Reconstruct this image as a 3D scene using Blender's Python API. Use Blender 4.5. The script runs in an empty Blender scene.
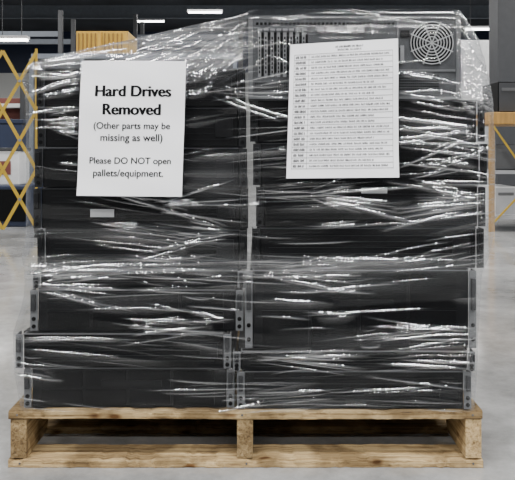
import bpy, bmesh, math, random
import numpy as np
from mathutils import Vector, Matrix
random.seed(7); rng=np.random.default_rng(11)
F=700.0; D=1.5; YH=150.0; H=(468-YH)/467.0
def X(px,d=D): return (px-257.5)*d/F
def Z(py,d=D): return H-(py-YH)*d/F
scene=bpy.context.scene; COL=scene.collection
# ---------------------------------------------------------------- materials
def newmat(name):
    m=bpy.data.materials.new(name); m.use_nodes=True
    nt=m.node_tree; return m,nt,nt.nodes['Principled BSDF']
def simple(name,col,rough=0.5,metal=0.0,var=0.08,scale=12,bump=0.0,stretch=(1,1,1),spec=.5):
    m,nt,b=newmat(name)
    tc=nt.nodes.new('ShaderNodeTexCoord'); mp=nt.nodes.new('ShaderNodeMapping'); mp.inputs['Scale'].default_value=stretch
    n=nt.nodes.new('ShaderNodeTexNoise'); n.inputs['Scale'].default_value=scale; n.inputs['Detail'].default_value=5
    nt.links.new(tc.outputs['Object'],mp.inputs[0]); nt.links.new(mp.outputs[0],n.inputs['Vector'])
    r=nt.nodes.new('ShaderNodeValToRGB')
    r.color_ramp.elements[0].position=0.3; r.color_ramp.elements[1].position=0.7
    r.color_ramp.elements[0].color=tuple(max(0,c*(1-var)) for c in col)+(1,)
    r.color_ramp.elements[1].color=tuple(min(1,c*(1+var)) for c in col)+(1,)
    nt.links.new(n.outputs['Fac'],r.inputs[0]); nt.links.new(r.outputs[0],b.inputs['Base Color'])
    b.inputs['Roughness'].default_value=rough; b.inputs['Metallic'].default_value=metal; b.inputs['Specular IOR Level'].default_value=spec
    if bump:
        bp=nt.nodes.new('ShaderNodeBump'); bp.inputs['Strength'].default_value=bump; bp.inputs['Distance'].default_value=0.002
        nt.links.new(n.outputs['Fac'],bp.inputs['Height']); nt.links.new(bp.outputs[0],b.inputs['Normal'])
    return m
def woodmat(name,ax):
    m,nt,b=newmat(name); N=nt.nodes.new; L=nt.links.new
    tc=N('ShaderNodeTexCoord'); oi=N('ShaderNodeObjectInfo')
    off=N('ShaderNodeVectorMath'); off.operation='ADD'
    cb=N('ShaderNodeCombineXYZ'); mu=N('ShaderNodeMath'); mu.operation='MULTIPLY'; mu.inputs[1].default_value=37
    L(oi.outputs['Random'],mu.inputs[0]); 
    for i in range(3): L(mu.outputs[0],cb.inputs[i])
    L(tc.outputs['Object'],off.inputs[0]); L(cb.outputs[0],off.inputs[1])
    mp=N('ShaderNodeMapping'); mp.inputs['Scale'].default_value=(4,130,130) if ax=='X' else (130,4,130)
    L(off.outputs[0],mp.inputs[0])
    n=N('ShaderNodeTexNoise'); n.inputs['Scale'].default_value=1; n.inputs['Detail'].default_value=8; n.inputs['Roughness'].default_value=.75; n.inputs['Distortion'].default_value=.6
    L(mp.outputs[0],n.inputs['Vector'])
    r=N('ShaderNodeValToRGB'); e=r.color_ramp.elements; e[0].position=.36; e[1].position=.66
    e[0].color=(.15,.095,.048,1); e[1].color=(.62,.475,.27,1); q=e.new(.48); q.color=(.42,.295,.145,1)
    L(n.outputs['Fac'],r.inputs[0])
    n2=N('ShaderNodeTexNoise'); n2.inputs['Scale'].default_value=10; n2.inputs['Detail'].default_value=7; L(off.outputs[0],n2.inputs['Vector'])
    r2=N('ShaderNodeValToRGB'); r2.color_ramp.elements[0].position=.41; r2.color_ramp.elements[1].position=.55
    r2.color_ramp.elements[0].color=(.40,.37,.34,1); r2.color_ramp.elements[1].color=(1,1,1,1); L(n2.outputs['Fac'],r2.inputs[0])
    mx=N('ShaderNodeMixRGB'); mx.blend_type='MULTIPLY'; mx.inputs[0].default_value=.9; L(r.outputs[0],mx.inputs[1]); L(r2.outputs[0],mx.inputs[2])
    mp2=N('ShaderNodeMapping'); mp2.inputs['Scale'].default_value=(8,20,20) if ax=='X' else (20,8,20); L(off.outputs[0],mp2.inputs[0])
    vo=N('ShaderNodeTexVoronoi'); vo.inputs['Scale'].default_value=1; L(mp2.outputs[0],vo.inputs['Vector'])
    r3=N('ShaderNodeValToRGB'); r3.color_ramp.elements[0].position=.06; r3.color_ramp.elements[1].position=.15
    r3.color_ramp.elements[0].color=(.32,.21,.13,1); r3.color_ramp.elements[1].color=(1,1,1,1); L(vo.outputs['Distance'],r3.inputs[0])
    mx2=N('ShaderNodeMixRGB'); mx2.blend_type='MULTIPLY'; mx2.inputs[0].default_value=1; L(mx.outputs[0],mx2.inputs[1]); L(r3.outputs[0],mx2.inputs[2])
    hs=N('ShaderNodeHueSaturation'); mr=N('ShaderNodeMapRange'); mr.inputs['To Min'].default_value=.72; mr.inputs['To Max'].default_value=1.1
    L(oi.outputs['Random'],mr.inputs['Value']); L(mr.outputs[0],hs.inputs['Value']); L(mx2.outputs[0],hs.inputs['Color']); L(hs.outputs[0],b.inputs['Base Color'])
    bp=N('ShaderNodeBump'); bp.inputs['Strength'].default_value=1.0; bp.inputs['Distance'].default_value=.004; L(n.outputs['Fac'],bp.inputs['Height']); L(bp.outputs[0],b.inputs['Normal'])
    b.inputs['Roughness'].default_value=.85; b.inputs['Specular IOR Level'].default_value=.2
    return m
def emit(name,col,s):
    m,nt,b=newmat(name); b.inputs['Base Color'].default_value=col+(1,)
    b.inputs['Emission Color'].default_value=col+(1,); b.inputs['Emission Strength'].default_value=s; return m
M_case=simple('server_steel',(0.004,0.0043,0.005),0.5,0.0,spec=.15)
M_case2=simple('server_steel_grey',(0.018,0.019,0.021),0.5,0.1,spec=.2)
M_bez=simple('bezel_black',(0.0012,0.0013,0.0016),0.5,spec=.12)
M_bez2=simple('bezel_charcoal',(0.0026,0.0028,0.0034),0.5,spec=.15)
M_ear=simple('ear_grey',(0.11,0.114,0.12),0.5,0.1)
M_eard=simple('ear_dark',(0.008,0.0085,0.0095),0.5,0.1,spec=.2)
M_dark=simple('cavity_black',(0.001,0.001,0.0012),0.8,spec=.1)
M_rear=simple('rear_steel',(0.055,0.058,0.063),0.4,0.3,0.3,30)
M_slot=simple('slot_cover_metal',(0.21,0.215,0.225),0.4,0.4)
M_guard=simple('fan_guard_wire',(0.12,0.124,0.13),0.4,0.4)
M_wire=simple('chrome_wire',(0.42,0.43,0.44),0.4,0.3)
M_silver=simple('silver_label',(0.40,0.41,0.42),0.4,0.2)
M_wood=woodmat('pallet_pine','X')
M_woodS=woodmat('pallet_stringer_pine','Y')
M_paper=simple('white_paper',(0.90,0.91,0.95),0.7,0,0.01,4)
M_ink=simple('black_ink',(0.004,0.004,0.005),0.7,spec=.1)
M_ink3=simple('dark_grey_ink',(0.035,0.035,0.038),0.7,spec=.1)
M_ink2=simple('grey_ink',(0.20,0.20,0.21),0.6)
M_yel=simple('yellow_paint',(0.46,0.30,0.02),0.5)
M_navy=simple('navy_panel',(0.015,0.025,0.06),0.5)
M_orange=simple('orange_wood',(0.46,0.26,0.07),0.5,0,0.2,4,0,(8,1,1))
M_yorange=simple('yellow_wood',(0.60,0.36,0.05),0.5,0,0.2,4,0,(8,1,1))
M_ribd=simple('rib_brown',(0.26,0.14,0.02),0.5)
M_red=simple('dark_red_panel',(0.16,0.045,0.035),0.6)
M_white=simple('white_plastic',(0.72,0.73,0.74),0.5)
M_lgrey=simple('light_grey_plastic',(0.40,0.41,0.43),0.5)
M_post=simple('grey_post',(0.045,0.048,0.054),0.5)
M_beam=simple('beam_bluegrey',(0.15,0.17,0.20),0.6)
M_rubber=simple('rubber',(0.02,0.02,0.02),0.7)
M_lamp=emit('lamp_glow',(1.0,0.98,0.94),12.0)
# ---------------------------------------------------------------- builders
def boxes_to_mesh(name,boxes,bevel=0.0):
    bm=bmesh.new()
    for (a,b,c,d,e,f) in boxes:
        vs=[bm.verts.new(p) for p in ((a,c,e),(b,c,e),(b,d,e),(a,d,e),(a,c,f),(b,c,f),(b,d,f),(a,d,f))]
        for q in ((0,3,2,1),(4,5,6,7),(0,1,5,4),(1,2,6,5),(2,3,7,6),(3,0,4,7)): bm.faces.new([vs[i] for i in q])
    if bevel: bmesh.ops.bevel(bm,geom=list(bm.edges),offset=bevel,segments=2,affect='EDGES',profile=0.6)
    me=bpy.data.meshes.new(name); bm.to_mesh(me); bm.free(); return me
def link(o,parent=None,mat=None,label=None,category=None,group=None,kind=None):
    COL.objects.link(o)
    if parent: o.parent=parent
    if mat: o.data.materials.append(mat)
    if label: o['label']=label
    if category: o['category']=category
    if group: o['group']=group
    if kind: o['kind']=kind
    return o
def B(name,boxes,mat,parent=None,bevel=0.0,**k):
    return link(bpy.data.objects.new(name,boxes_to_mesh(name,boxes,bevel)),parent,mat,**k)
def BB(name,boxes,mat,parent=None,bevel=0.0,**k):
    return [B(name,[b],mat,parent,bevel,**k) for b in boxes]
def E(name,loc,label,category,group=None):
    o=bpy.data.objects.new(name,None); o.empty_display_size=0.05; o.location=loc
    return link(o,None,None,label,category,group)
def mesh_from_bm(name,bm,mat,parent=None,smooth=False,**k):
    me=bpy.data.meshes.new(name); bm.to_mesh(me); bm.free()
    if smooth:
        for p in me.polygons: p.use_smooth=True
    return link(bpy.data.objects.new(name,me),parent,mat,**k)
def add_cyl(bm,c,r,length,axis='Y',seg=24):
    rot={'Y':Matrix.Rotation(math.pi/2,4,'X'),'X':Matrix.Rotation(math.pi/2,4,'Y'),'Z':Matrix.Identity(4)}[axis]
    bmesh.ops.create_cone(bm,cap_ends=True,segments=seg,radius1=r,radius2=r,depth=length,matrix=Matrix.Translation(c)@rot)
def add_torus(bm,c,R,r,seg=36,ms=6):
    vs=[]
    for i in range(seg):
        a=2*math.pi*i/seg
        vs.append([bm.verts.new((c[0]+(R+r*math.cos(t))*math.cos(a),c[1]+r*math.sin(t),c[2]+(R+r*math.cos(t))*math.sin(a))) for t in [2*math.pi*j/ms for j in range(ms)]])
    for i in range(seg):
        for j in range(ms):
            bm.faces.new((vs[i][j],vs[(i+1)%seg][j],vs[(i+1)%seg][(j+1)%ms],vs[i][(j+1)%ms]))
# ---------------------------------------------------------------- room
m,nt,b=newmat('polished_concrete')
tc=nt.nodes.new('ShaderNodeTexCoord')
n=nt.nodes.new('ShaderNodeTexNoise'); n.inputs['Scale'].default_value=1.9; n.inputs['Detail'].default_value=12; n.inputs['Roughness'].default_value=0.74
r=nt.nodes.new('ShaderNodeValToRGB'); r.color_ramp.elements[0].position=0.37; r.color_ramp.elements[1].position=0.63
r.color_ramp.elements[0].color=(0.17,0.17,0.168,1); r.color_ramp.elements[1].color=(0.39,0.392,0.39,1)
nt.links.new(tc.outputs['Object'],n.inputs['Vector']); nt.links.new(n.outputs['Fac'],r.inputs[0]); nt.links.new(r.outputs[0],b.inputs['Base Color'])
n2=nt.nodes.new('ShaderNodeTexNoise'); n2.inputs['Scale'].default_value=7; n2.inputs['Detail'].default_value=6; nt.links.new(tc.outputs['Object'],n2.inputs['Vector'])
mr=nt.nodes.new('ShaderNodeMapRange'); mr.inputs['To Min'].default_value=0.06; mr.inputs['To Max'].default_value=0.20
nt.links.new(n2.outputs['Fac'],mr.inputs['Value']); nt.links.new(mr.outputs[0],b.inputs['Roughness'])
M_floor=m
M_wall=simple('painted_wall',(0.62,0.63,0.62),0.8,0,0.05,0.7)
M_ceil=simple('dark_ceiling',(0.04,0.045,0.055),0.9,0,0.3,1.0)
CH=4.4; BY=20.5
B('floor',[(-14,14,-7,BY,-0.1,0)],M_floor,kind='structure')
B('wall_back',[(-14,14,BY,BY+0.2,0,CH)],M_wall,kind='structure')
B('wall_left',[(-14.2,-14,-7,BY,0,CH)],M_wall,kind='structure')
B('wall_right',[(14,14.2,-7,BY,0,CH)],M_wall,kind='structure')
B('ceiling',[(-14.2,14.2,-7,BY+.2,CH,CH+.2)],M_ceil,kind='structure')
ti=1
for yy in (6.0,9.5,13,16.5):
    B('trim_%d'%ti,[(-14,14,yy-.04,yy+.04,CH-.34,CH-.3),(-14,14,yy-.04,yy+.04,CH-.04,CH),(-14,14,yy-.01,yy+.01,CH-.3,CH-.04)],M_beam,kind='structure'); ti+=1
B('trim_%d'%ti,[(-14,14,BY-.02,BY,3.1,CH)],M_navy,kind='structure')
def lamp(x,y,z,L=1.2):
    e=E('linear_ceiling_lamp',(x,y,z),'white linear tube lamp hung under the dark ceiling','ceiling lamp','hanging tube lamps')
    B('lamp_housing',[(-L/2,L/2,-.07,.07,.03,.07)],M_white,e,.005)
    B('lamp_tube',[(-L/2+.02,L/2-.02,-.05,.05,.0,.03)],M_lamp,e,.005)
    BB('hanger_rod',[(-L/2+.1,-L/2+.11,-.005,.005,.07,CH-z),(L/2-.11,L/2-.1,-.005,.005,.07,CH-z)],M_post,e)
lamp(X(12,10.5),9,Z(41,10.5),.5); lamp(X(205,16),14.5,Z(13,16),.8); lamp(X(480,14),12.5,Z(30,14),.6); lamp(X(150,19),17.5,Z(22,19),.8)
bm=bmesh.new(); add_cyl(bm,(0,11.5,4.0),.2,24,'X',24)
mesh_from_bm('ventilation_duct',bm,M_beam,None,True,label='long round blue-grey ventilation duct under the ceiling',category='air duct')
# ---------------------------------------------------------------- pallet
P0,P1=X(8),X(483); PD=1.2; PT=0.123
pal=E('wooden_pallet',((P0+P1)/2,0.6,0),'weathered pine shipping pallet with three stringers under the wrapped load','pallet')
ox,oy=(P0+P1)/2,0.6
def rough_board(name,bx,mat,nseg=90):
    a,b_,c,d,e_,f=bx; bm=bmesh.new(); rows=[]
    ph=random.uniform(0,6); chip=0
    for i in range(nseg+1):
        x=a+(b_-a)*i/nseg; jf=random.uniform(-.002,.0012)
        if random.random()<.08: chip=random.randint(1,4)
        jt=random.uniform(-.008,-.003) if chip>0 else random.uniform(-.0014,0); chip-=1
        bow=.0015*math.sin(i*.08+ph); sag=-.003*(.5+.5*math.sin(i*.07+ph))
        if e_<.001: sag=0
        pr=[(c+.001+jf,e_+.0),(d-.001+jf,e_),(d+jf,e_+.0015),(d+jf,f-.002),(d-.002+jf,f+jt*.1),(c+.004+jf,f+jt*.6),(c+jf-jt*.3,f-.002+jt),(c+jf,e_+.0015)]
        rows.append([bm.verts.new((x-ox,p[0]-oy+bow*.4,max(p[1]+sag*(.6 if p[1]<(e_+f)/2 else 0),0))) for p in pr])
    for i in range(nseg):
        for j in range(8): bm.faces.new((rows[i][j],rows[i][(j+1)%8],rows[i+1][(j+1)%8],rows[i+1][j]))
    bm.faces.new(rows[0]); bm.faces.new(rows[-1][::-1]); bmesh.ops.recalc_face_normals(bm,faces=bm.faces)
    return mesh_from_bm(name,bm,mat,pal)
bt=0.018
for x0 in (P0+.004,X(237),P1-.036):
    bm=bmesh.new(); z0,z1=bt+.001,PT-bt-.001; w=.034
    prof=[(0.004,z0),(.15,z0),(.17,z0+.035),(.38,z0+.035),(.40,z0),(.80,z0),(.82,z0+.035),(1.03,z0+.035),(1.05,z0),(1.195,z0),(1.195,z1),(.004,z1)]
    A=[bm.verts.new((x0-ox,p[0]-oy,p[1])) for p in prof]; Bv=[bm.verts.new((x0+w-ox,p[0]-oy,p[1])) for p in prof]
    bm.faces.new(A); bm.faces.new(Bv[::-1])
    for i in range(len(prof)): j=(i+1)%len(prof); bm.faces.new((A[j],A[i],Bv[i],Bv[j]))
    bmesh.ops.recalc_face_normals(bm,faces=bm.faces); mesh_from_bm('stringer',bm,M_woodS,pal)
for i in range(9):
    y0=i*(PD-.1)/8; rough_board('deck_board',(P0+random.uniform(0,.004),P1-random.uniform(0,.005),y0,y0+.118 if i else .105,PT-bt,PT-.0005),M_wood)
for y0,dx in ((0,0),(.18,.012),(.42,.0),(.82,.003),(1.105,0)):
    rough_board('bottom_board',(P0+dx,P1-dx,y0,y0+.08,0,bt),M_wood)
for x0 in (P0+.021,X(237)+.017,P1-.019):
    for dz in (PT-.010,.009):
        bm=bmesh.new(); add_cyl(bm,(x0+random.uniform(-.006,.006)-ox,-.0005-oy,dz),.0022,.002,'Y',10); mesh_from_bm('nail_head',bm,M_guard,pal)
# ---------------------------------------------------------------- servers
def server(px0,px1,py0,py1,yf,style,ear=M_ear,depth=.68,mat=None,label='black rack server with empty drive bays under stretch film'):
    x0,x1=X(px0),X(px1); z1,z0=Z(py0),Z(py1)
    z0=max(z0,PT+.0005); z1-=.0024
    w=x1-x0; h=z1-z0; cx=(x0+x1)/2
    e=E('rack_server',(cx,yf,z0),label,'server','stacked rack servers')
    mat=mat or M_case
    ew=.017
    B('chassis',[(-w/2+ew*.6,w/2-ew*.6,.02,depth,0,h)],mat,e,.0015)
    fw=w/2-ew
    if style=='bezel':
        B('front_bezel',[(-fw,fw,0,.02,0,h)],M_bez,e,.003)
        BB('bezel_rib',[(-fw+.02,fw-.02,-.0015,.001,h*k-.0012,h*k+.0012) for k in (.2,.35,.5,.65,.8)],M_bez2,e)
        B('control_panel',[(fw-.05,fw-.012,-.003,.001,h*.25,h*.75)],M_bez2,e,.001)
    elif style=='panel':
        B('front_panel',[(-fw,fw,0,.02,0,h)],M_bez2,e,.002)
        for i in range(4):
            a=-fw+.02+i*(2*fw-.04)/4; c=a+(2*fw-.04)/4-.006
            BB('drive_cover',[(a,c,-.002,.001,.006,h/2-.003),(a,c,-.002,.001,h/2+.003,h-.006)],M_bez,e,.0008)
        B('optical_drive',[(-.06,.07,-.004,.001,h*.55,h*.55+.012)],M_bez2,e,.001)
    B('top_lip',[(-fw,fw,-.002,.02,h-.002,h)],M_guard if ear is M_ear else M_case2,e)
    for s in (-1,1):
        a,c=(-w/2,-w/2+ew-.001) if s<0 else (w/2-ew+.001,w/2)
        ea=B('rack_ear',[(a,c,-.004,.0,.001,h-.001),((a if s<0 else c-.0025),(a+.0025 if s<0 else c),0,.03,.001,h-.001)],ear,e,.0008)
        B('ear_handle',[(a+.003,c-.003,-.012,-.0041,h*.5,h*.9)],M_case2 if ear is M_ear else M_bez2,ea,.0015)
        for k in (.12,.3):
            bm=bmesh.new(); add_cyl(bm,((a+c)/2,-.0045,h*k),.0045,.003,'Y',12)
            mesh_from_bm('screw_hole',bm,M_dark,ea)
    return e
# left column (bottom to top)
server(22,234,369,411,.016,'panel')
server(15,231,333,369,.006,'bezel')
server(28,243,290,333,.018,'panel')
server(30,245,271,290,.022,'bezel')
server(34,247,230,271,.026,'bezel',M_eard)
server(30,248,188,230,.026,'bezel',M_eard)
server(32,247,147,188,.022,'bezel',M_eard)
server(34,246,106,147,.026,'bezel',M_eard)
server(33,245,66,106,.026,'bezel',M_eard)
# right column
server(237,472,371,411,.008,'bezel')
server(233,475,350,371,.002,'bezel')
server(245,478,270,350,.014,'panel',label='tall black rack server with wide drive covers under film')
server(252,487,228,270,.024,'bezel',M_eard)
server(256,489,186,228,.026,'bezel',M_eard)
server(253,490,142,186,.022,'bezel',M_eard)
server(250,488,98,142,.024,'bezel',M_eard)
# top: server showing its rear
x0,x1=X(248),X(465); z0,z1=Z(98),Z(13); w=x1-x0; h=z1-z0; cx=(x0+x1)/2
e=E('rack_server',(cx,.03,z0),'topmost steel server turned rear out, fan guard and slots','server','stacked rack servers')
B('chassis',[(-w/2,w/2,.006,.62,0,h)],M_case2,e,.002)
B('rear_panel',[(-w/2+.01,w/2-.01,.002,.0059,.006,h-.006)],M_rear,e)
B('rear_rim',[(-w/2,w/2,0,.006,0,.006),(-w/2,w/2,0,.006,h-.006,h),(-w/2,-w/2+.01,0,.006,.006,h-.006),(w/2-.01,w/2,0,.006,.006,h-.006)],M_guard,e)
for i in range(8):
    a=X(258)-cx+i*.0138
    s=B('expansion_slot_cover',[(a,a+.0068,-.002,.002,.048,.148),(a-.001,a+.009,-.006,.002,.148,.153)],M_slot,e,.0006)
    B('slot_gap',[(a+.0075,a+.0125,.0008,.0019,.05,.146)],M_dark,s)
    B('vent_slit',[(a+.0019,a+.0048,-.0035,-.0021,.056+k*.0092,.062+k*.0092) for k in range(9)],M_dark,s)
vb=[]
for i in range(26):
    for j in range(6): vb.append((X(395)-cx-.012+i*.0045-.0016,X(395)-cx-.012+i*.0045+.0012,.0005,.0019,.02+j*.006,.0235+j*.006))
for i in range(70):
    for j in range(4):
        if X(255)+i*.0045<X(385): vb.append((X(255)-cx+i*.0045,X(255)-cx+i*.0045+.0027,.0005,.0019,.014+j*.006,.0175+j*.006))
for i in range(34): vb.append((X(256)-cx+i*.009,X(256)-cx+i*.009+.0055,.0005,.0019,.162,.1675))
B('ventilation_holes',vb,M_dark,e,kind='stuff')
B('power_supply_module',[(X(400)-cx,w/2-.012,-.001,.0018,.060,.065),(X(400)-cx,X(400)-cx+.003,-.001,.0018,.065,h-.008)],M_guard,e)
B('pull_bracket',[(X(402)-cx,X(402)-cx+.008,-.012,.002,.08,.083),(X(402)-cx,X(402)-cx+.008,-.012,.002,.112,.115),(X(402)-cx,X(402)-cx+.008,-.014,-.012,.08,.115)],M_slot,e)
fc=(X(435)-cx,-.004,Z(41)-z0)
bm=bmesh.new(); add_cyl(bm,(fc[0],.0,fc[2]),.046,.003,'Y',40); mesh_from_bm('fan_opening',bm,M_dark,e)
bm=bmesh.new()
for R in (.046,.0395,.033,.0265,.020,.0135): add_torus(bm,fc,R,.0011)
for k in range(4):
    a=math.pi/4*k+.4
    mtx=Matrix.Translation(fc)@Matrix.Rotation(a,4,'Y')
    bmesh.ops.create_cube(bm,size=1,matrix=mtx@Matrix.Diagonal((.1,.0015,.002,1)))
mesh_from_bm('fan_guard',bm,M_wire,e,False,label='round steel wire fan guard')
bm=bmesh.new(); add_cyl(bm,(fc[0],-.001,fc[2]),.012,.004,'Y',20)
for k in range(7):
    mtx=Matrix.Translation((fc[0],-.001,fc[2]))@Matrix.Rotation(k*2*math.pi/7,4,'Y')@Matrix.Translation((.026,0,0))@Matrix.Rotation(.15,4,'X')
    bmesh.ops.create_cube(bm,size=1,matrix=mtx@Matrix.Diagonal((.034,.0012,.013,1)))
mesh_from_bm('fan_rotor',bm,M_case2,e)
B('power_socket',[(X(406)-cx-.006,X(406)-cx+.014,-.003,.002,.135,.15)],M_bez,e,.001)
BB('connector_port',[(X(318)-cx+i*.022,X(318)-cx+i*.022+.015,-.003,.002,.146,.157) for i in range(5)],M_slot,e,.0006)
for o in list(bpy.data.objects):
    if o.name.startswith('rack_server') and o.type=='EMPTY':
        for px,py,ww,hh in ((100,214,24,8),(376,191,26,6),(128,288,14,5)):
            dz=Z(py)-o.location.z
            if 0.006<dz<.08 and (o.location.x<0)==(px<250) and abs(o.location.x-X(px))<.3:
                B('asset_label',[(X(px)-o.location.x-ww/934,X(px)-o.location.x+ww/934,-.0055,-.003,dz-hh/934,dz+hh/934)],M_silver,o); break
# ---------------------------------------------------------------- stretch film
ys=[8,15,25,40,50,57,66,80,95,150,230,258,274,300,335,372,411]
xls=[250,236,186,120,76,42,24,20,24,25,25,21,23,22,12,13,19]
xrs=[464,468,473,482,484,487,488,491,494,497,496,490,484,482,479,478,476]
yfr=[.015,.008,.004,.0,-.002,-.003,-.004,-.006,-.008,-.010,-.010,-.012,-.006,-.006,-.012,-.012,-.008]
NZ=1000; NF=280
YB=411
pyv=np.linspace(YB,8,NZ)
xl=X(np.interp(pyv,ys,xls)); xr=X(np.interp(pyv,ys,xrs)); yf=np.interp(pyv,ys,yfr); zz=Z(pyv)
def smooth(a,k=15):
    kk=np.ones(k)/k; return np.convolve(np.pad(a,k//2,mode='edge'),kk,mode='valid')
xl=smooth(xl); xr=smooth(xr); yf=smooth(yf)
t=np.linspace(0,1,NF)
XX=xl[:,None]+(xr-xl)[:,None]*t[None,:]
ZZ=np.repeat(zz[:,None],NF,1)
disp=np.zeros((NZ,NF)); fold=np.zeros((NZ,NF)); haze=np.zeros((NZ,NF))
PXX=XX*467+257.5; PYY=np.repeat(pyv[:,None],NF,1)
def streak(cx,cy,L,slope,w,a,f,curv=0,sharp=False):
    i1=int(np.clip((YB-(cy-abs(slope)*L-5*w-4))/(YB-8)*NZ,0,NZ)); i0=int(np.clip((YB-(cy+abs(slope)*L+5*w+4))/(YB-8)*NZ,0,NZ))
    if i1<=i0: return
    P=PXX[i0:i1]; Q=PYY[i0:i1]
    dx=(P-cx)/L; m=np.clip(1-dx*dx,0,1)
    c=cy+slope*(P-cx)+curv*dx*dx
    g=(np.exp(-np.abs(Q-c)/w) if sharp else np.exp(-((Q-c)/w)**2))*m
    disp[i0:i1]+=a*g; fold[i0:i1]=np.maximum(fold[i0:i1],f*g)
def field(x,y):
    return .12*math.sin(x/80+1.9*math.sin(y/58)+.6)+.065*math.sin(y/30+x/150)
def dens(cx,cy): return .5+.5*math.sin(cx/38+cy/55)*math.sin(cy/27-cx/120+1)+(.15 if cx>250 else 0)
for k in range(60):
    cx,cy=rng.uniform(20,490),rng.uniform(70,410)
    streak(cx,cy,rng.uniform(60,160),field(cx,cy),rng.uniform(4,11),rng.uniform(-.003,.003),0,rng.uniform(-5,5))
def crease(n,wlo,whi,alo,ahi,Llo,Lhi,flo,fhi,sharp=False,js=.025,pw_=1.8):
    k=0
    while k<n:
        cx,cy=rng.uniform(18,492),rng.uniform(66,410)
        if rng.random()>max(dens(cx,cy),0)**pw_+.05: continue
        L=rng.uniform(Llo,Lhi)*(1 if rng.random()<.7 else .5)
        streak(cx,cy,L,field(cx,cy)+rng.normal(0,js),rng.uniform(wlo,whi),rng.uniform(alo,ahi),rng.uniform(flo,fhi)**2,rng.uniform(-2,2),sharp); k+=1
crease(50,1.8,4.2,.0016,.0044,26,85,.25,.65,True,.06)
crease(44,.9,1.5,.0010,.0024,20,65,.6,1,False,.06)
crease(300,.4,.8,.0005,.0014,14,70,.4,1,False,.035)
for px,py,sd,n_,sp in ((245,232,-1,16,.36),(250,272,1,20,.26),(205,92,1,12,.5),(490,200,-1,16,.3),(488,128,-1,12,.34),(28,285,1,12,.26),(252,355,1,14,.16),(238,320,-1,12,.24),(300,195,1,14,.34),(478,330,-1,12,.22),(150,205,1,12,.34),(404,180,1,12,.42),(30,120,1,8,.34)):
    for k in range(n_):
        an=rng.normal(0,sp*.5); r0=rng.uniform(2,30); L=rng.uniform(14,52)
        streak(px+sd*(r0+L),py+an*(r0+L)+rng.normal(0,2),L,sd*an,rng.uniform(.45,1.3),rng.uniform(.0006,.0024),rng.uniform(.5,1),rng.uniform(-1,1),rng.random()<.3)
for k in range(95):
    sy_=rng.uniform(10,60); tx=rng.uniform(25,215); ty=rng.uniform(max(sy_+4,40),94); sl=(sy_-ty)/(250-tx)
    u=rng.uniform(.25,.8); L=abs(250-tx)*rng.uniform(.2,.5); cx=250-(250-tx)*u; cy=sy_+(ty-sy_)*u
    streak(cx,cy,L,sl+rng.normal(0,.04),rng.uniform(.6,2.4),rng.uniform(.0015,.005)*(1 if rng.random()<.7 else -1),rng.uniform(.3,1),rng.uniform(-3,3),rng.random()<.6)
for k in range(65):
    streak(rng.uniform(464,494),rng.uniform(12,110),rng.uniform(5,15),rng.uniform(.3,2.6),rng.uniform(.7,2.0),rng.uniform(.0015,.0045),rng.uniform(.4,1),rng.uniform(-2,2),rng.random()<.5)
for k in range(20):
    streak(rng.uniform(250,420),rng.uniform(10,95),rng.uniform(15,45),rng.normal(.08,.2),rng.uniform(.6,1.5),rng.uniform(.001,.0026),rng.uniform(.2,.8),rng.uniform(-2,2),rng.random()<.5)
for cy in (268,262,273):
    for k in range(9):
        streak(rng.uniform(30,480),cy+rng.normal(0,4),rng.uniform(40,110),rng.normal(0,.05),rng.uniform(.7,1.6),.002,rng.uniform(.3,.8),rng.uniform(-5,5))
haze+=.18*np.exp(-((PYY-264)/8)**2)
haze+=.24*np.exp(-((XX-xl[:,None])*467/7)**2)+.30*np.exp(-((xr[:,None]-XX)*467/8)**2)
haze+=.13*np.clip((66-PYY)/12,0,1)*(PXX<246)+.02*np.clip((100-PYY)/10,0,1)*(PXX>=246)
haze+=.18*np.clip((110-PYY)/10,0,1)*np.clip((PXX-464)/8,0,1)
for hx,hy,rx,ry,a in ((215,180,30,16,.13),(440,215,50,14,.13),(350,285,90,8,.12),(120,300,70,8,.08),(370,340,80,9,.08),(430,130,40,12,.10),(200,75,35,12,.12),(100,235,50,10,.08)):  # broad sheen patches painted into the film as extra milkiness
    haze+=a*np.exp(-((PXX-hx)/rx)**2-((PYY-hy-(PXX-hx)*field(hx,hy))/ry)**2)
def flat(x0,x1,y0,y1):
    mk=1/(1+np.exp(-(PXX-x0)/3))*1/(1+np.exp((PXX-x1)/3))*1/(1+np.exp(-(PYY-y0)/3))*1/(1+np.exp((PYY-y1)/3)); return 1-mk*.9
fl=flat(76,190,58,200)*flat(284,401,38,182)
disp=np.clip(disp,-.005,.010)*fl
edge=np.minimum(XX-xl[:,None],xr[:,None]-XX)
rad=np.clip(1-edge/.024,0,1)**2*.018
YY=yf[:,None]-disp+rad
NS=26; SD=.76
def sidecols(xe,sgn,ss):
    out=[]
    for s in ss:
        yv=yf+.018+s*SD
        w=.004*np.sin(zz*190+s*9)+.004*np.sin(zz*83+s*17)
        out.append((xe+sgn*(.002+np.abs(w)*.5),yv))
    return out
rs=sidecols(xr,1,np.linspace(.02,1,NS)); ls=sidecols(xl,-1,np.linspace(1,.02,NS))
sx=np.stack([a for a,_ in rs]+[a for a,_ in ls],1); sy=np.stack([a for _,a in rs]+[a for _,a in ls],1)
AX=np.concatenate([XX,sx],1); AY=np.concatenate([YY,sy],1); AZ=np.concatenate([ZZ,np.repeat(zz[:,None],2*NS,1)],1)
AF=np.concatenate([fold,np.full((NZ,2*NS),.12)],1); AH=np.concatenate([haze,np.full((NZ,2*NS),.08)],1)
NC=AX.shape[1]
co=np.stack([AX,AY,AZ],2).reshape(-1,3).astype(np.float32)
idx=np.arange(NZ*NC).reshape(NZ,NC)
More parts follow.
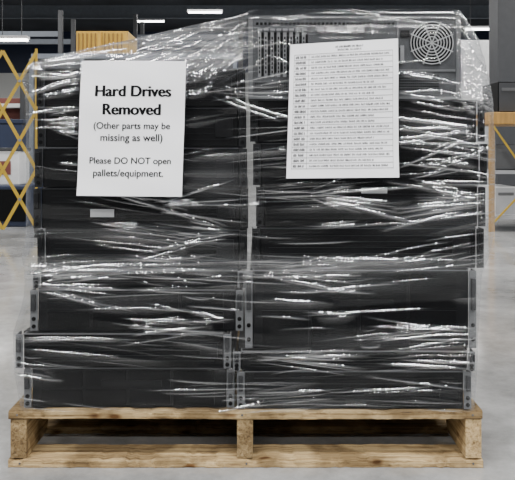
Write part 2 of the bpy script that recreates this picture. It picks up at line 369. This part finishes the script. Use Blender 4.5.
a=idx[:-1,:]; bq=np.roll(idx,-1,1)[:-1,:]; c=np.roll(idx,-1,1)[1:,:]; d=idx[1:,:]
faces=np.stack([a,bq,c,d],2).reshape(-1,4)
me=bpy.data.meshes.new('stretch_wrap')
me.vertices.add(len(co)); me.vertices.foreach_set('co',co.ravel())
me.loops.add(faces.size); me.loops.foreach_set('vertex_index',faces.ravel().astype(np.int32))
me.polygons.add(len(faces)); me.polygons.foreach_set('loop_start',np.arange(0,faces.size,4,dtype=np.int32)); 
me.polygons.foreach_set('use_smooth',np.ones(len(faces),dtype=bool))
me.update(calc_edges=True); me.validate()
at=me.attributes.new('fold','FLOAT','POINT'); at.data.foreach_set('value',AF.ravel().astype(np.float32))
at=me.attributes.new('haze','FLOAT','POINT'); at.data.foreach_set('value',AH.ravel().astype(np.float32))
mf=bpy.data.materials.new('stretch_film'); mf.use_nodes=True; nt=mf.node_tree; nt.nodes.clear(); N=nt.nodes.new; Lk=nt.links.new
out=N('ShaderNodeOutputMaterial'); tr=N('ShaderNodeBsdfTransparent'); tr.inputs[0].default_value=(.93,.935,.94,1)
gl=N('ShaderNodeBsdfGlossy'); gl.inputs['Roughness'].default_value=.08; gl.inputs[0].default_value=(.97,.98,1,1)
df=N('ShaderNodeBsdfDiffuse'); df.inputs[0].default_value=(.78,.80,.83,1); tl=N('ShaderNodeBsdfTranslucent'); tl.inputs[0].default_value=(.7,.72,.75,1)
dm=N('ShaderNodeMixShader'); dm.inputs[0].default_value=.4; Lk(df.outputs[0],dm.inputs[1]); Lk(tl.outputs[0],dm.inputs[2])
af=N('ShaderNodeAttribute'); af.attribute_name='fold'; ah=N('ShaderNodeAttribute'); ah.attribute_name='haze'
tc=N('ShaderNodeTexCoord'); mp=N('ShaderNodeMapping'); mp.inputs['Scale'].default_value=(2.2,2,80); mp.inputs['Rotation'].default_value=(0,.03,0)
nz=N('ShaderNodeTexNoise'); nz.inputs['Scale'].default_value=1; nz.inputs['Detail'].default_value=3
Lk(tc.outputs['Object'],mp.inputs[0]); Lk(mp.outputs[0],nz.inputs['Vector'])
bp=N('ShaderNodeBump'); bp.inputs['Strength'].default_value=.3; bp.inputs['Distance'].default_value=.0012; Lk(nz.outputs['Fac'],bp.inputs['Height'])
Lk(bp.outputs[0],gl.inputs['Normal'])
rp=N('ShaderNodeMapRange'); rp.inputs['From Min'].default_value=.52; rp.inputs['From Max'].default_value=.78; rp.inputs['To Max'].default_value=.5; Lk(nz.outputs['Fac'],rp.inputs['Value'])
def math_(op,a,b_):
    q=N('ShaderNodeMath'); q.operation=op
    for i,v in enumerate((a,b_)):
        if isinstance(v,(int,float)): q.inputs[i].default_value=v
        else: Lk(v,q.inputs[i])
    q.use_clamp=True; return q.outputs[0]
g1=math_('MULTIPLY',af.outputs['Fac'],.60); g2=math_('ADD',g1,.03); g3=math_('ADD',g2,math_('MULTIPLY',ah.outputs['Fac'],.15))
mx=N('ShaderNodeMixShader'); Lk(g3,mx.inputs[0]); Lk(tr.outputs[0],mx.inputs[1]); Lk(gl.outputs[0],mx.inputs[2])
h1=math_('MULTIPLY',ah.outputs['Fac'],math_('ADD',rp.outputs[0],.35)); h2=math_('ADD',h1,math_('MULTIPLY',math_('POWER',af.outputs['Fac'],2.0),.08)); h3=h2
mx2=N('ShaderNodeMixShader'); Lk(h3,mx2.inputs[0]); Lk(mx.outputs[0],mx2.inputs[1]); Lk(dm.outputs[0],mx2.inputs[2]); Lk(mx2.outputs[0],out.inputs[0])
link(bpy.data.objects.new('stretch_wrap',me),None,mf,label='clear wrinkled plastic stretch film wound around the server stack',category='stretch wrap')
# ---------------------------------------------------------------- papers
def bilerp(c,u,v,d=-.020):
    (tlx,tly),(trx,try_),(brx,bry),(blx,bly)=c
    px=(1-v)*((1-u)*tlx+u*trx)+v*((1-u)*blx+u*brx); py=(1-v)*((1-u)*tly+u*try_)+v*((1-u)*bly+u*bry)
    yo=d-.0025*math.sin(u*3.1)+.0022*math.sin(v*7+u*2.5+tlx)+.0008*math.sin(v*17-u*6)
    return (X(px),yo,Z(py))
TD=-.0208
def sheet(name,c,label,cat,group=None):
    bm=bmesh.new(); n=40; g=[[bm.verts.new(bilerp(c,i/n,j/n)) for i in range(n+1)] for j in range(n+1)]
    for j in range(n):
        for i in range(n): bm.faces.new((g[j+1][i],g[j+1][i+1],g[j][i+1],g[j][i]))
    return mesh_from_bm(name,bm,M_paper,None,True,label=label,category=cat)
def put_text(s,c,parent,u0,u1,vb,emb,aspect,mat=M_ink):
    cu=bpy.data.curves.new('lettering','FONT'); cu.body=s; cu.size=1; cu.align_x='CENTER'; cu.space_character=1.0
    ob=bpy.data.objects.new('t',cu); COL.objects.link(ob); dg=bpy.context.evaluated_depsgraph_get(); me=bpy.data.meshes.new_from_object(ob.evaluated_get(dg))
    bpy.data.objects.remove(ob)
    vx=[v.co.x for v in me.vertices]; a,b_=min(vx),max(vx); k=(u1-u0)/(b_-a)
    verts=[];fcs=[];nv=len(me.vertices)
    for q,(dx,dy) in enumerate(emb):
        for v in me.vertices:
            u=u0+(v.co.x+dx-a)*k; vv=vb-(v.co.y+dy)*k*aspect; p=bilerp(c,u,vv,TD-q*.00002); verts.append(p)
        for f in me.polygons: fcs.append([i+q*nv for i in f.vertices])
    m2=bpy.data.meshes.new('lettering'); m2.from_pydata(verts,[],fcs)
    return link(bpy.data.objects.new('lettering',m2),parent,mat,label='printed black lettering')
BOLD=[(-.044,0),(-.022,.012),(0,-.012),(.022,.012),(.044,0)]
REG=[(-.018,0),(.018,0),(0,.012),(0,-.010)]
c1=((84,62),(187,62.5),(183,196),(79,195))
s1=sheet('paper_notice',c1,'white paper notice saying hard drives removed, taped on film','sign')
asp=103/133.5*1.02
def U(px): return (px-81.5)/103.5
for s,a,b_,y,bd in (('Hard Drives',97,171,97,BOLD),('Removed',105,161,115,BOLD),('(Other parts may be',96,171,129,REG),('missing as well)',103,164,141,REG),('Please DO NOT open',93,173,163.5,REG),('pallets/equipment.',97,166,176,REG)):
    put_text(s,c1,s1,U(a),U(b_),(y-62)/133.5,bd,asp)
c2=((290,46),(396,40),(397,177),(286,178))
s2=sheet('paper_inventory_list',c2,'white paper with a dense printed inventory table, taped on film','sign')
def quadlist(rects,name,mat,td=TD):
    bm=bmesh.new()
    for (u0,u1,v0,v1) in rects:
        n=max(1,int((u1-u0)*24)); mrows=max(1,int((v1-v0)*24))
        for i in range(n):
            for j in range(mrows):
                a=u0+(u1-u0)*i/n; c=u0+(u1-u0)*(i+1)/n; e0=v0+(v1-v0)*j/mrows; e1=v0+(v1-v0)*(j+1)/mrows
                bm.faces.new([bm.verts.new(bilerp(c2,p,q,td)) for p,q in ((a,e1),(c,e1),(c,e0),(a,e0))])
    return mesh_from_bm(name,bm,mat,s2,kind='stuff')
def words(u0,u1,vc,hh,rects,tw=.0034):
    u=u0
    while u<u1-.01:
        wl=random.uniform(.02,.07); e_=min(u+wl,u1); q=u
        while q<e_-.004:
            k=random.random()
            rects.append((q,q+tw,vc-hh/2*(1 if k>.4 else .6),vc+hh/2))
            if k>.3: rects.append((q,q+.006,vc-hh*.1*random.choice((-3,0,3))-.0008,vc-hh*.1*random.choice((-3,0,3))+.0016))
            q+=.0082
        u=e_+.008
hd=[]; words(.42,.68,.035,.017,hd); words(.44,.66,.058,.015,hd)
quadlist(hd,'heading_print',M_ink)
lc=[]; rc=[]; ln=[(.04,.95,.079,.082),(.04,.0425,.08,.935),(.175,.1775,.08,.935),(.9475,.95,.08,.935)]
for i in range(21):
    v=.10+i*.0405
    words(.055,.155,v,.020,lc,.0044)
    words(.20,.20+random.choice((.70,.72,.58,.72,.66)),v,.015,rc)
    ln.append((.04,.95,v+.018,v+.0212))
quadlist(lc,'item_column_print',M_ink); quadlist(rc,'description_print',M_ink3); quadlist(ln,'table_rules',M_ink2)
# ---------------------------------------------------------------- yellow expandable barrier
def bar(p,q,wd,name,mat,parent):
    bm=bmesh.new(); v=Vector(q)-Vector(p); L=v.length; ang=math.atan2(v.z,v.x); mid=(Vector(p)+Vector(q))/2
    bmesh.ops.create_cube(bm,size=1,matrix=Matrix.Translation(mid)@Matrix.Rotation(-ang,4,'Y')@Matrix.Diagonal((L,.006,wd,1)))
    bmesh.ops.bevel(bm,geom=list(bm.edges),offset=.001,segments=1,affect='EDGES')
    return mesh_from_bm(name,bm,mat,parent)
def gate(px0,px1,py0,py1,d,nrow=3,wd=.014,xs=2,rotz=0):
    x0,x1=X(px0,d),X(px1,d); zt,zb=Z(py0,d),Z(py1,d); cx=(x0+x1)/2; w=(x1-x0)/2
    be=E('expandable_safety_gate',(cx,d-D,0),'yellow steel accordion safety gate standing on casters','safety gate')
    be.rotation_euler=(0,0,rotz)
    hz=(zt-zb)/nrow; cw=2*w/xs
    for j in range(xs):
        for k in range(nrow):
            a=-w+j*cw
            bar((a,0,zb+k*hz),(a+cw,0,zb+(k+1)*hz),wd,'gate_slat',M_yel,be)
            bar((a,.008,zb+(k+1)*hz),(a+cw,.008,zb+k*hz),wd,'gate_slat',M_yel,be)
            bm=bmesh.new(); add_cyl(bm,(a+cw/2,-.004,zb+(k+.5)*hz),.012,.012,'Y',14); mesh_from_bm('pivot_bolt',bm,M_slot,be)
    for j in (0,xs):
        a=-w+j*cw
        B('gate_post',[(a-.010,a+.010,.013,.028,.07,zt+.03)],M_yel,be,.003)
        bm=bmesh.new(); add_cyl(bm,(a,.02,.04),.04,.03,'X',20); mesh_from_bm('caster_wheel',bm,M_rubber,be)
gate(-63,34,50,230,5.3,3,.025,3,.35)
def thing(name,d,px0,px1,py0,py1,mat,label,cat,dep=.6,floor=True):
    x0,x1=X(px0,d),X(px1,d); z1=Z(py0,d); z0=0 if floor else Z(py1,d); Y=d-D
    e=E(name,((x0+x1)/2,Y,z0),label,cat); w=(x1-x0)/2; h=z1-z0
    B('body',[(-w,w,.0,dep,0,h)],mat,e,.01)
    return e,w,h
e,w,h=thing('storage_cabinet',6.2,-60,27,186,0,M_navy,'dark navy low storage cabinet with two doors','cabinet')
for s in (-1,1):
    dr=B('door',[(min(0,s*w)+.01,max(0,s*w)-.01,-.018,0,.05,h-.03)],M_bez2,e,.003)
    B('handle',[(s*.05-.01,s*.05+.01,-.035,-.018,h*.5-.06,h*.5+.06)],M_silver,dr,.003)
cabz=h
e,w,h=thing('equipment_box',6.4,-8,19,152,186,M_white,'white plastic equipment box standing on the dark cabinet','box',.3,False)
e.location.z=cabz
B('box_lid',[(-w-.01,w+.01,-.01,.31,h,h+.03)],M_post,e,.004)
B('box_label',[(-w*.6,w*.4,-.004,0,h*.3,h*.7)],M_red,e)
e,w,h=thing('storage_rack',9,-40,28,98,0,M_red,'tall dark red storage rack with pale shelves','shelving unit',.8)
BB('shelf',[(-w,w,-.2,0,h*k,h*k+.05) for k in (.35,.62,.9)],M_white,e,.004)
BB('upright',[(-w-.03,-w+.03,-.22,.0,0,h+.2),(w-.03,w+.03,-.22,0,0,h+.2)],M_post,e,.004)
e,w,h=thing('storage_bin',8.4,-20,22,120,0,M_navy,'tall dark blue plastic storage bin','bin',.3)
B('bin_rim',[(-w-.02,w+.02,-.02,.32,h-.04,h+.01)],M_navy,e,.006)
e,w,h=thing('wooden_cabinet',8,76,128,31,0,M_yorange,'tall yellow-orange ribbed wooden cabinet with two doors','cabinet')
for s in (-1,1):
    dr=B('door',[(min(0,s*w)+.01,max(0,s*w)-.01,-.02,0,.08,h-.01)],M_yorange,e,.004)
    BB('door_rib',[(min(0,s*w)+.03+i*.048,min(0,s*w)+.045+i*.048,-.034,-.02,.12,h-.03) for i in range(5)],M_ribd,dr,.003)
    B('handle',[(s*.03-.006,s*.03+.006,-.045,-.032,1.0,1.15)],M_silver,dr,.002)
e,w,h=thing('grey_partition',7.2,32,235,54,0,M_post,'dark grey office partition panels with steel frame','partition',.08)
B('partition_frame',[(-w,w,-.03,.0,h-.05,h),(-w,w,-.03,0,0,.08)]+[(-w+i*w/2-.02,-w+i*w/2+.02,-.03,0,.08,h-.05) for i in range(5)],M_beam,e)
def rack(d,px0,px1,pyt,label,colr):
    x0,x1=X(px0,d),X(px1,d); e=E('pallet_racking',((x0+x1)/2,d-D,0),label,'racking'); w=(x1-x0)/2; zt=Z(pyt,d)
    for s in (-1,1):
        BB('upright_post',[(s*w-.04,s*w+.04,0,.08,0,zt),(s*w-.04,s*w+.04,.9,.98,0,zt)],M_post,e,.003)
    for k in (.45,.85): BB('cross_beam',[(-w+.04,w-.04,.0,.06,zt*k,zt*k+.1),(-w+.04,w-.04,.92,.98,zt*k,zt*k+.1)],colr,e,.003)
rack(13,-30,60,10,'tall grey pallet racking with beams',M_beam)
rack(15,135,240,14,'tall grey pallet racking with beams',M_beam)
# ---------------------------------------------------------------- right side
d=8.5
e=E('building_column',(X(512,d),d-D,0),'dark grey square steel building column on a base plate','column')
hw=X(512,d)-X(498,d)
B('column_shaft',[(-hw,hw,0,2*hw,.03,CH)],M_post,e,.01)
B('base_plate',[(-hw-.06,hw+.06,-.06,2*hw+.06,0,.03)],M_post,e,.004)
d=5.8
wx0,wx1=X(490,d),X(600,d); wz=Z(112,d)
e=E('storage_shelf',((wx0+wx1)/2,d-D,0),'steel shelving with an orange wooden top and yellow braces','shelving unit'); w=(wx1-wx0)/2
B('wooden_top',[(-w,w,0,.6,wz-.10,wz)],M_orange,e,.005)
for sx_,sy_ in ((-1,0),(1,0),(-1,1),(1,1)):
    B('post',[(sx_*(w-.025)-.022,sx_*(w-.025)+.022,.02+sy_*.53,.05+sy_*.53,0,wz-.10)],M_orange if sy_==0 else M_post,e,.002)
bar((-w+.03,0.0,wz-.12),(-w+.35,0.0,wz*.42),.016,'brace',M_yel,e); bar((-w+.03,0.0,.08),(-w+.35,0.0,wz*.42),.016,'brace',M_yel,e)
BB('shelf',[(-w+.04,w-.04,.06,.54,zk,zk+.03) for zk in (.10,.48)],M_lgrey,e,.002)
wl=e.location.copy()
def dev(name,label,cat,zb,hh,x0,x1,mat,fm):
    q=E(name,(wl.x+(x0+x1)/2,wl.y+.1,zb),label,cat); ww=(x1-x0)/2
    B('case',[(-ww,ww,0,.4,0,hh)],mat,q,.004); B('front_panel',[(-ww+.01,ww-.01,-.006,0,.01,hh-.01)],fm,q,.002)
    B('drive_door',[(-ww+.03,ww-.03,-.012,-.006,hh*.7,hh*.8)],M_ear,q,.001)
dev('desktop_computer','black desktop computer on top of the orange shelf','computer',wz+.001,.26,-w+.10,-w+.36,M_case,M_post)
dev('desktop_computer','grey desktop computer on the middle shelf','computer',.511,.22,-w+.07,-w+.30,M_post,M_guard)
dev('desktop_computer','white and grey computer case on the lower shelf','computer',.131,.24,-w+.07,-w+.26,M_white,M_lgrey)
e,w,h=thing('storage_locker',18,462,500,40,0,M_white,'white storage locker block near the rear wall','locker',.5)
BB('locker_door',[(-w+.02+i*w/2,-w+w/2-.02+i*w/2,-.02,0,.06,h-.04) for i in range(4)],M_white,e,.004)
# ---------------------------------------------------------------- lights: area lights under the ceiling
def area(name,loc,rot,sx_,sy_,p,col=(1,.985,.96)):
    l=bpy.data.lights.new(name,'AREA'); l.shape='RECTANGLE'; l.size=sx_; l.size_y=sy_; l.energy=p; l.color=col
    o=bpy.data.objects.new(name,l); o.location=loc; o.rotation_euler=rot; COL.objects.link(o)
for y in (-6.2,-4.0,-1.7):  # unseen front strips, added and stretched sideways for long glints on the film
    for x in (-2.6,2.2): area('overhead_area',(x,y,CH-.3),(0,0,0),3.4,.11,220)
for x in (-5,0,5):
    for y,p in ((4,225),(9,215)): area('overhead_area',(x,y,CH-.45),(0,0,0),1.8,.5,p)
for x in (-7.5,0,7.5): area('overhead_area',(x,15.2,CH-.45),(0,0,0),5.5,2.4,170)
w_=bpy.data.worlds.new('World'); scene.world=w_; w_.use_nodes=True
w_.node_tree.nodes['Background'].inputs[0].default_value=(.9,.94,1,1); w_.node_tree.nodes['Background'].inputs[1].default_value=.13
# ---------------------------------------------------------------- camera
cam=bpy.data.cameras.new('camera'); cam.sensor_width=36; cam.sensor_fit='HORIZONTAL'; cam.lens=F/515*36
cam.shift_y=-(240-YH)/515
cam.clip_start=.05
co_=bpy.data.objects.new('camera',cam); co_.location=(0,-D,H); co_.rotation_euler=(math.pi/2,0,0); COL.objects.link(co_); scene.camera=co_
